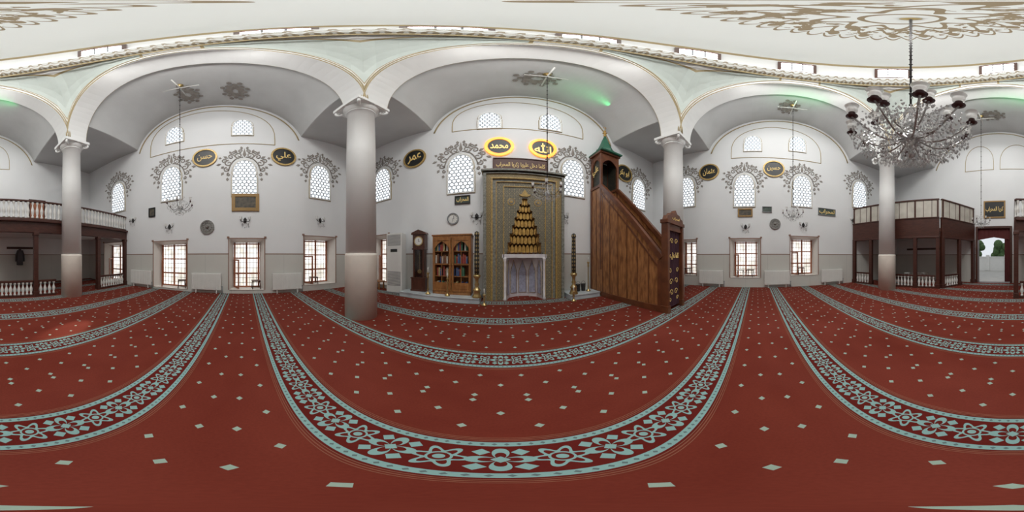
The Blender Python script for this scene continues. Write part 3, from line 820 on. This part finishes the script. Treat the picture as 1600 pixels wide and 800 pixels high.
# ================================================================= MINBAR
XM = 3.92; hw = .40; YB, YF = 5.62, 2.3
r = root('minbar', (XM, 4.0, 0), 0, 'tall wooden stair pulpit with green pointed canopy and gate', 'pulpit')
def Y(y): return y-4.0
side = [(Y(YB), 0), (Y(YB), 4.30), (Y(4.95), 4.30), (Y(YF), 1.45), (Y(YF), 0)]
for sg in (-1, 1):
    mb = MB().prism(side, sg*hw-.03, sg*hw+.03, ax='x')
    for y in [YF+.42*i for i in range(1, 8)]:
        top = min(4.3, 1.45+(y-YF)*(4.3-1.45)/(4.95-YF))
        mb.box(sg*(hw+.035), Y(y), (top-.25)/2+.1, .012, .03, top-.35, 1)
    mk(mb, 'side_panel', [minwood, minwood2], r)
    mb = MB()
    def beam(y0, z0, y1, z1, wd, tk):
        L = hypot(y1-y0, z1-z0); ny, nz = -(z1-z0)/L*wd/2, (y1-y0)/L*wd/2
        mb.prism([(Y(y0)+ny, z0+nz), (Y(y1)+ny, z1+nz), (Y(y1)-ny, z1-nz), (Y(y0)-ny, z0-nz)], sg*hw-tk/2, sg*hw+tk/2, ax='x')
    beam(YF, 1.45, 4.95, 4.30, .14, .14); beam(YF, 1.12, 4.95, 3.97, .05, .10); beam(4.95, 4.30, YB, 4.30, .12, .14)
    beam(YF, .09, YB, .09, .18, .12); beam(YF+.06, 0, YF+.06, 1.4, .12, .11); beam(YB-.03, 0, YB-.03, 4.3, .1, .11); beam(4.95, 1.0, 4.95, 4.2, .08, .09)
    mk(mb, 'handrail', minwood2, r, bev=.008)
ns = 11
for i in range(ns):
    y0 = YF+.1+i*(4.9-YF-.1)/ns; z1 = (i+1)*3.3/ns
    mk(MB().box(0, Y(y0+.12), z1-.03, 2*hw-.06, .28, .06).box(0, Y(y0), z1-.15, 2*hw-.06, .03, .28), 'stair_tread', minwood2, r)
mk(MB().box(0, Y(5.28), 3.28, 2*hw-.06, .68, .06), 'landing', minwood2, r)
for sx in (-1, 1):
    for y in (4.97, 5.57): mk(MB().box(sx*(hw-.0), Y(y), 5.15, .09, .09, 1.75), 'tower_post', minwood2, r, bev=.006)
mb = MB()
for (ax_, c0, c1, off) in (('x', 4.97, 5.57, -hw), ('x', 4.97, 5.57, hw), ('y', -hw, hw, Y(4.97))):
    n_ = 12; cc = (c0+c1)/2; a = (c1-c0)/2
    for i in range(n_):
        t0, t1 = -1+2*i/n_, -1+2*(i+1)/n_
        z0_, z1_ = 5.15+.55*sqrt(1-min(1, abs(t0))**1.5), 5.15+.55*sqrt(1-min(1, abs(t1))**1.5)
        pl = [(cc+a*t0, z0_), (cc+a*t1, z1_), (cc+a*t1, 5.98), (cc+a*t0, 5.98)]
        if ax_ == 'x': pl = [(Y(p[0]), p[1]) for p in pl]
        mb.prism(pl, off-.02, off+.02, ax=ax_)
mb.box(0, Y(5.27), 6.02, .98, .78, .09)
mk(mb, 'tower_arch', minwood2, r)
pm = M('tower_black_panel', (.015, .02, .02), .4, c2=(.06, .05, .03), scale=14)
for sg in (-1, 1): mk(MB().box(sg*(hw-.03), Y(5.27), 5.0, .02, .52, 1.35), 'tower_panel', pm, r)
mk(MB().box(0, Y(5.6), 5.1, .7, .02, 1.5), 'tower_panel', pm, r)
me = textmesh(names['ali'], 'lettering', .4, .5); me.materials.clear(); me.materials.append(letgold)
lo = mk(me, 'lettering', None, r, (-hw-.045, Y(5.27), 5.1), -pi/2)
mb = MB()
mb.lathe([(.70, 6.06), (.72, 6.12), (.62, 6.2), (.50, 6.28)], 4, 0, Y(5.27), 0, pi/4, 2*pi+pi/4, sm=False)
mb.lathe([(.40, 6.25), (.40, 6.34), (.35, 6.37), (.23, 6.72), (.11, 7.15), (.035, 7.42)], 8, 0, Y(5.27), 0, sm=False)
mk(mb, 'canopy_roof', dkgreen, r)
mb = MB().lathe([(.035, 7.4), (.07, 7.47), (.02, 7.54), (.10, 7.64), (.02, 7.74), (.06, 7.80), (.015, 7.86), (.012, 8.02)], 12, 0, Y(5.27))
mb.tube([(.06*cos(t), Y(5.27), 8.06+.06*sin(t)) for t in [(-.4+i*.19)*pi for i in range(9)]], .015, 6)
mk(mb, 'finial', gold, r)
gy0 = Y(2.2)
mb = MB()
for sg in (-1, 1): mb.box(sg*.40, gy0, 1.18, .10, .20, 2.36).box(sg*.40, gy0, .1, .14, .24, .2)
mb.box(0, gy0, 2.40, .96, .24, .10).box(0, gy0, 2.27, .74, .12, .2)
mb.prism([(-.47, 2.45), (.47, 2.45), (.42, 2.56), (.30, 2.58), (.24, 2.66), (.10, 2.68), (0, 2.78), (-.10, 2.68), (-.24, 2.66), (-.30, 2.58), (-.42, 2.56)], gy0-.08, gy0+.06)
mk(mb, 'gate_frame', minwood2, r, bev=.008)
mb = MB(); n_ = 24; vs = []
for i in range(n_+1):
    x_ = -.35+.7*i/n_; yy = gy0+.015*sin(i*1.6)
    vs += [(x_, yy, .08), (x_, yy, 2.18)]
mb.add(vs, [(2*i, 2*i+2, 2*i+3, 2*i+1) for i in range(n_)], 0, True)
for sg in (-1, 1):
    for (cx_, cz_, q, a0, tt, d_) in [(.12, .5, .1, 0, 1.2, 1), (.15, .8, .1, pi, 1.2, -1), (.12, 1.9, .09, 0, 1.2, 1), (.2, 1.1, .08, 0, 1.2, 1), (.2, .3, .07, 0, 1.2, 1)]:
        mb.tube([(sg*a_, gy0-.02, c_) for a_, b_, c_ in spiral(cx_, cz_, q, a0, tt, d_, 14)], .010, 4, 1, flat=.6)
mk(mb, 'gate_curtain', [purple, letgold], r)
me = textmesh(ins[-10:], 'lettering', .5, .22); me.materials.clear(); me.materials.append(letgold)
mk(me, 'lettering', None, r, (0, gy0-.03, 1.5))
me = textmesh(ins[:6], 'lettering', .4, .1); me.materials.clear(); me.materials.append(letgold)
mk(me, 'lettering', None, r, (0, gy0-.085, 2.52))

# ================================================================= CHANDELIERS
def chandelier(loc, ztop, R_, arms, up, label, group, drops, armm):
    r = root('chandelier', loc, 0, label, 'chandelier', group)
    k = R_/.6
    mk(MB().lathe([(.001, -.46*k), (.05*k, -.42*k), (.02*k, -.34*k), (.09*k, -.24*k), (.11*k, -.14*k), (.04*k, -.04*k), (.02*k, .05*k), (.06*k, .12*k), (.02*k, .2*k), (.02*k, .4*k), (.05*k, .46*k), (.02*k, .55*k), (.01, .6*k)], 16), 'stem', crystal, r)
    L = ztop-loc[2]
    mb = MB()
    mb.tube([(0, 0, .55*k), (0, 0, L)], .012, 6)
    for i in range(int((L-.6*k)/.35)): mb.ball(0, 0, .6*k+i*.35, .024, 6)
    mk(mb, 'chain', iron, r)
    mk(MB().lathe([(.02, L-.15), (.06, L-.08), (.12, L-.01), (.12, L)], 16), 'ceiling_rose', brass, r)
    def armset(n, RR_, z0, rise, a0):
        p = [(RR_*t, 0, z0-.16*k*sin(pi*t)*1.2+rise*t*t) for t in [i/10 for i in range(11)]]
        am = MB().tube(p, .010*k, 6).mesh('arm', [armm])
        cm = MB().lathe([(.02*k, z0+rise), (.055*k, z0+rise+.015), (.025*k, z0+rise+.03), (.022*k, z0+rise+.07*k), (.032*k, z0+rise+.08*k)], 12, RR_, 0).mesh('candle_cup', [dkred])
        zs = z0+rise+.08*k
        sm_ = MB().lathe([(.02*k, zs), (.048*k, zs+.03*k), (.052*k, zs+.07*k), (.045*k, zs+.11*k), (.065*k, zs+.15*k)], 14, RR_, 0, cap=False).mesh('lamp_shade', [shade])
        for i in range(n):
            a = a0+2*pi*i/n
            for me, nm in ((am, 'arm'), (cm, 'candle_cup'), (sm_, 'lamp_shade')):
                mk(me, nm, None, r, (0, 0, 0), a)
    armset(arms, R_, -.1*k, .10*k, .2)
    if up: armset(up, R_*.62, .12*k, .12*k, .5)
    mb = MB()
    for i in range(drops):
        a = random.uniform(0, 2*pi); q = R_*sqrt(random.random())
        z = -.12*k-random.random()*.34*k*(1.35-q/R_)
        if random.random() < .3: z = random.uniform(-.1, .4)*k; q *= .55
        mb.octa(q*cos(a), q*sin(a), z, .013*k, .034*k)
    for tier, (q, z) in enumerate(((.95, -.12), (.6, .12), (.5, -.3), (.3, -.42), (.75, -.2))):
        for i in range(60):
            a = 2*pi*i/60; sag = .06*k*abs(sin(a*arms/2))
            mb.octa(R_*q*cos(a), R_*q*sin(a), z*k-sag, .010*k, .016*k)
    for i in range(arms*2):
        a = 2*pi*i/(arms*2)
        for j in range(8):
            t = j/8; mb.octa(R_*(1-t*.9)*cos(a), R_*(1-t*.9)*sin(a), (-.1+.5*t*t)*k, .010*k, .015*k)
    mk(mb, 'crystal_drops', crystal, r, kind='stuff')
    return r
chandelier((.96, -1.33, H+1.58), 15.55, .60, 12, 6, 'large crystal chandelier with tulip shades below the dome', 'main chandelier', 950, armglass)
sl = 'small crystal chandelier hanging on a long chain from the vault'
def smc(px, py, d):
    a = az(px); return (d*sin(a), d*cos(a), H+d*tan(el(py)))
for px, py, d, zt in ((281, 320, 4.95, 10.05), (855, 297, 4.2, 10.05), (1239, 333, 6.45, 10.05), (1533, 345, 7.4, 10.05)):
    L = smc(px, py, d)
    r = chandelier(L, zt, .40, 6, 0, sl, 'small chandeliers in the side vaults', 130, iron)
    mk(MB().tube([(-.6, 0, 9.75-L[2]), (.6, 0, 9.75-L[2])], .025, 8).tube([(0, -.6, 9.75-L[2]), (0, .6, 9.75-L[2])], .025, 8), 'crossed_bracket', plastic, r)

# ================================================================= GALLERIES
balm = MB().lathe([(.045, 0), (.045, .06), (.025, .1), (.05, .22), (.055, .3), (.028, .42), (.022, .5), (.045, .56), (.045, .62)], 10).mesh('baluster', [plastic])
def rail(parent, p0, p1, z0, h, sp, wood=darkwood, named='balustrade'):
    dx, dy = p1[0]-p0[0], p1[1]-p0[1]; L = hypot(dx, dy); ang = atan2(dy, dx)
    br = root(named, (p0[0], p0[1], z0), ang); br.parent = parent
    mk(MB().box(L/2, 0, h-.04, L, .12, .07), 'handrail', wood, br, bev=.01)
    mk(MB().box(L/2, 0, .035, L, .12, .07), 'bottom_rail', wood, br)
    n = int(L/sp)
    for i in range(n):
        o = mk(balm, 'baluster', None, br, ((i+.5)*L/n, 0, .07)); o.scale = (1.15, 1.15, (h-.14)/.62)
    return br
g = root('gallery', (0, 0, 0), 0, 'dark wooden gallery on posts with white turned balusters', 'gallery')
mk(MB().box(-3.25, -7.35, 2.66, 6.28, 3.28, .16), 'deck', darkwood, g)
mk(MB().box(-3.25, -7.35, 2.56, 6.2, 3.2, .03), 'soffit', white, g)
mk(MB().box(-3.25, -5.72, 2.58, 6.28, .16, .46).box(-3.25, -5.66, 2.78, 6.28, .22, .08).box(-.12, -7.35, 2.58, .14, 3.26, .46), 'fascia', darkwood, g, bev=.01)
for x_ in (-6.3, -4.55, -1.7, -.12): mk(MB().box(x_, -5.72, 1.2, .17, .17, 2.4).box(x_, -5.72, .1, .20, .22, .2).box(x_, -5.72, 2.3, .20, .22, .1), 'post', darkwood, g, bev=.01)
rail(g, (-6.38, -5.72), (-.1, -5.72), 2.82, .78, .17)
rail(g, (-.12, -5.72), (-.12, -8.95), 2.82, .78, .19)
g2 = root('floor_balustrade', (0, 0, 0), 0, 'low white baluster fence with brown rails under the gallery', 'fence')
rail(g2, (-6.2, -5.72), (-4.65, -5.72), 0, .62, .15); rail(g2, (-2.5, -5.72), (-1.8, -5.72), 0, .62, .15); rail(g2, (-1.6, -5.72), (-.25, -5.72), 0, .62, .15)
P0, P1, P2 = (7.68, -5.15), (3.2, -6.75), (2.15, -8.96)
g = root('gallery', (0, 0, 0), 0, 'dark wooden gallery with glazed cream parapet panels', 'gallery')
z0 = 2.75
mk(MB().prism([P0, P1, P2, (7.68, -8.96)], z0-.12, z0+.05, ax='z'), 'deck', darkwood, g)
mk(MB().prism([(P0[0]-.1, P0[1]-.1), (P1[0]+.08, P1[1]-.08), (P2[0]+.08, P2[1]), (7.6, -8.93)], z0-.16, z0-.12, ax='z'), 'soffit', white, g)
cream = M('parapet_cream', (.64, .61, .54), .5, c2=(.50, .47, .41), scale=2)
def seg(p0, p1, nposts):
    dx, dy = p1[0]-p0[0], p1[1]-p0[1]; L = hypot(dx, dy); ang = atan2(dy, dx)
    e = root('front_bay', (p0[0], p0[1], 0), ang); e.parent = g
    mk(MB().box(L/2, 0, z0+.08, L-.1, .16, .90).box(L/2, 0, z0+.54, L-.1, .22, .06).box(L/2, 0, z0-.38, L-.1, .2, .07), 'fascia', darkwood, e, bev=.01)
    mk(MB().box(L/2, 0, z0+1.0, L-.1, .04, .86), 'parapet_panel', cream, e)
    mk(MB().box(L/2, 0, z0+1.46, L-.1, .12, .07), 'handrail', darkwood, e, bev=.01)
    for i in range(nposts+1):
        x_ = L*i/nposts
        x_ = min(max(x_, .12), L-.12)
        mk(MB().box(x_, 0, 1.2, .17, .17, 2.4).box(x_, 0, .1, .22, .22, .2), 'post', darkwood, e, bev=.01)
        mk(MB().box(x_, 0, z0+1.03, .08, .1, .88), 'parapet_post', darkwood, e)
        if i < nposts:
            for j in range(1, 3): mk(MB().box(x_+L/nposts*j/3, 0, z0+1.0, .025, .06, .86), 'parapet_bar', darkwood, e)
seg(P0, P1, 4); seg(P1, P2, 2)
g2 = root('floor_balustrade', (0, 0, 0), 0, 'low white baluster fence with brown rails under the glazed gallery', 'fence')
def lerp(a, b, t): return (a[0]+(b[0]-a[0])*t, a[1]+(b[1]-a[1])*t)
rail(g2, lerp(P0, P1, .05), lerp(P0, P1, .23), 0, .62, .15); rail(g2, lerp(P0, P1, .52), lerp(P0, P1, .73), 0, .62, .15)
rail(g2, lerp(P0, P1, .77), lerp(P0, P1, .95), 0, .62, .15); rail(g2, lerp(P1, P2, .08), lerp(P1, P2, .46), 0, .62, .15)

r = root('door_1', (-2.75, -8.98, 2.75), pi, struct=True)
mk(MB().frame([(-.5, 0), (.5, 0), (.5, 2.1), (-.5, 2.1)], [(-.42, .001), (.42, .001), (.42, 2.02), (-.42, 2.02)], -.06, 0), 'frame', darkwood, r)
mk(MB().box(0, -.02, 1.0, .84, .03, 2.0).box(0, -.045, .5, .6, .02, .7).box(0, -.045, 1.45, .6, .02, .8), 'leaf', winwood, r, bev=.01)
r = root('door_2', wpos('back', (door[1]+door[2])/2, 0), pi, struct=True)
a = (door[2]-door[1])/2
mk(MB().frame([(-a-.12, 0), (a+.12, 0), (a+.12, 3.17), (-a-.12, 3.17)], [(-a, .001), (a, .001), (a, 3.05), (-a, 3.05)], -.08, .4), 'frame', darkwood, r, bev=.01)
vs = []
for i in range(31):
    x_ = -a+2*a*i/30; vs += [(x_, .05+.02*sin(i*1.5), 2.55-.15*abs(i-15)/15), (x_, .05+.02*sin(i*1.5), 3.05)]
mk(MB().add(vs, [(2*i, 2*i+2, 2*i+3, 2*i+1) for i in range(30)], 0, True), 'curtain', curtm, r)
vs = []
for i in range(13):
    x_ = a-.30*i/12; vs += [(x_, .10+.03*sin(i*1.9), .05), (x_, .10+.03*sin(i*1.9), 3.0)]
mk(MB().add(vs, [(2*i, 2*i+2, 2*i+3, 2*i+1) for i in range(12)], 0, True), 'side_curtain', curtm, r)
for w_, u0, u1 in (('back', 1.0, 2.6), ('back', -6.8, -4.2)):
    r = root('coat_rack', wpos(w_, (u0+u1)/2, 1.95, .004), RZ[w_], 'long wooden wall rack with metal coat hooks', 'coat rack')
    mk(MB().box(0, -.02, 0, u1-u0, .03, .12), 'board', darkwood, r)
    hm = MB().tube([(0, -.03, .02), (0, -.09, -.02), (0, -.1, .03)], .008, 5).mesh('hook', [iron])
    for i in range(9): mk(hm, 'hook', None, r, (u0-(u0+u1)/2+.1+i*(u1-u0-.2)/8, 0, 0))
cloth = M('coat_cloth', (.10, .10, .11), .9)
r = root('coat', wpos('back', 1.7, 1.0, .28), RZ['back'], 'dark coat hanging from the rack', 'coat')
mk(MB().lathe([(.17, 0), (.18, .3), (.16, .6), (.13, .75), (.05, .9)], 16, rf=lambda t: 1+.12*sin(t*5)), 'body', cloth, r)
for sg in (-1, 1): mk(MB().tube([(sg*.1, 0, .8), (sg*.2, 0, .55), (sg*.22, 0, .2)], [.06, .06, .05], 8), 'sleeve', cloth, r)

def stool(x, y, z, h, mt, label, grp):
    r = root('stool', (x, y, z), random.uniform(-.4, .4), label, 'stool', grp)
    mk(MB().box(0, 0, h-.02, .34, .34, .04), 'seat', mt, r, bev=.01)
    for sx in (-1, 1):
        for sy in (-1, 1):
            mk(MB().tube([(sx*.13, sy*.13, h-.03), (sx*.16, sy*.16, 0)], .018, 6), 'leg', mt, r)
def wst(w, px, off, z, h, mt, label):
    a = az(px)-radians(WA[w]); u = (D[w]-off)*tan(a); p = wpos(w, u, z, off); stool(p[0], p[1], z, h, mt, label, 'stools around the windows')
lb = 'small brown wooden stool in the window bay'
wst('left', 400, -.22, lower[1][3]+.02, .34, darkwood, lb)
wst('left', 284, -.2, lower[0][3]+.02, .36, darkwood, lb); wst('left', 490, -.2, lower[2][3]+.02, .3, darkwood, lb); wst('right', 1076, -.2, lower[5][3]+.02, .34, darkwood, lb)
wst('right', 1157, -.2, lower[6][3]+.02, .36, plastic, 'white plastic stool in the window bay'); wst('right', 1172, -.25, lower[6][3]+.02, .36, darkwood, lb); wst('right', 1251, -.2, lower[7][3]+.02, .36, darkwood, lb)
for px in (1418, 1431, 1444):
    a = az(px); stool(9.3*sin(a), 9.3*cos(a), 0, .55, plastic, 'white plastic stool under the gallery', 'plastic stools under the gallery')
r = root('side_table', (-5.05, 5.4, 0), 0, 'low brown wooden table by the corner window', 'table')
mk(MB().box(0, 0, .36, .5, .4, .05), 'top', orwood, r, bev=.01)
for sx in (-1, 1):
    for sy in (-1, 1): mk(MB().box(sx*.2, sy*.15, .17, .05, .05, .34), 'leg', orwood, r)

mk(MB().add([(-20, -9.4, -.04), (20, -9.4, -.04), (20, -40, -.04), (-20, -40, -.04)], [(0, 1, 2, 3)]), 'ground', paving, struct=True)
mk(MB().add([(-1.5, -8.99, -.001), (3.5, -8.99, -.001), (3.5, -9.45, -.001), (-1.5, -9.45, -.001)], [(0, 1, 2, 3)]), 'floor', paving, struct=True)
for i, (x_, y_, s_) in enumerate([(-2.6, -21, 1.5), (1.2, -21.5, 1.7), (5.2, -21.3, 1.6)]):
    mb = MB()
    for j in range(26):
        t = random.uniform(0, 2*pi); q = s_*.75*sqrt(random.random()); hz_ = random.uniform(1.4, 3.2)
        mb.ball(q*cos(t), q*sin(t), hz_, s_*random.uniform(.22, .36), 6)
    mb.lathe([(.14, 0), (.10, 1.8)], 8)
    mk(mb, 'shrub', hedge, None, (x_, y_, -.04), label='leafy green tree in the courtyard', cat='tree')
mb = MB().box(1.5, -17, .66, 14, .25, 1.4).box(1.5, -17, 1.40, 14.2, .35, .1)
for i in range(8): mb.box(-5+i*1.9, -17, .8, .35, .4, 1.6)
mk(mb, 'courtyard_wall', reveal, label='low pale masonry wall across the courtyard', cat='wall')

# ================================================================= LIGHT
wd = bpy.data.worlds.new('World'); sc.world = wd; wd.use_nodes = True
bg = wd.node_tree.nodes['Background']; bg.inputs[0].default_value = (.9, .95, 1, 1); bg.inputs[1].default_value = .85
def area(loc, size, e, col, aim, sy=None, spread=None):
    l = bpy.data.lights.new('lamp', 'AREA'); l.energy = e; l.color = col; l.size = size
    if sy: l.shape = 'RECTANGLE'; l.size_y = sy
    if spread: l.spread = spread
    o = bpy.data.objects.new('light', l); link(o); o.location = loc
    o.rotation_euler = Vector(aim).to_track_quat('-Z', 'Y').to_euler(); return o
for loc, sx, sy in (((2.6, 4.55, 9.2), 2.0, .15), ((5.6, -1.6, 9.45), .15, 1.6), ((.0, -5.9, 9.4), 1.8, .15)):
    l = bpy.data.lights.new('lamp', 'AREA'); l.energy = 2.5; l.color = (.05, 1, .25); l.shape = 'RECTANGLE'; l.size = sx; l.size_y = sy
    o = bpy.data.objects.new('light', l); link(o); o.location = loc; o.rotation_euler = (pi, 0, 0)
for (x_, y_, z_) in drumpos:      # added fill lamps before the drum windows, tilted down to brighten columns and floor
    nx, ny = CX-x_, CY-y_; L = hypot(nx, ny); nx /= L; ny /= L
    area((x_+nx*.30, y_+ny*.30, z_-.25), .9, 62, (1, .985, .96), (nx, ny, -1.1), .5, radians(130))
for dx, dy in ((1, 0), (-1, 0), (0, 1), (0, -1)):  # added fill lamps without fittings at the arch crowns, aimed outward at aisle walls
    area((CX+3.3*dx, CY+3.3*dy, 9.3), 3.0, 70, (1, .985, .96), (dx, dy, -.7), .5)
sp = bpy.data.lights.new('sunpatch', 'SPOT'); sp.energy = 1700; sp.spot_size = radians(7); sp.spot_blend = .8; sp.color = (1, .85, .7); sp.shadow_soft_size = .02
o = bpy.data.objects.new('light', sp); link(o); o.location = (-6.2, -4.2, 2.3)
o.rotation_euler = (Vector((-1.5, -2.75, 0))-Vector(o.location)).to_track_quat('-Z', 'Y').to_euler()

cam = bpy.data.cameras.new('Camera'); co = bpy.data.objects.new('Camera', cam); link(co)
co.location = (0, 0, H); co.rotation_euler = (pi/2, 0, radians(-4))
cam.type = 'PANO'
try: cam.cycles.panorama_type = 'EQUIRECTANGULAR'
except Exception as e: print('PANO fail', e)
try: cam.panorama_type = 'EQUIRECTANGULAR'
except Exception as e: pass
cam.clip_start = .01; cam.clip_end = 200
sc.camera = co
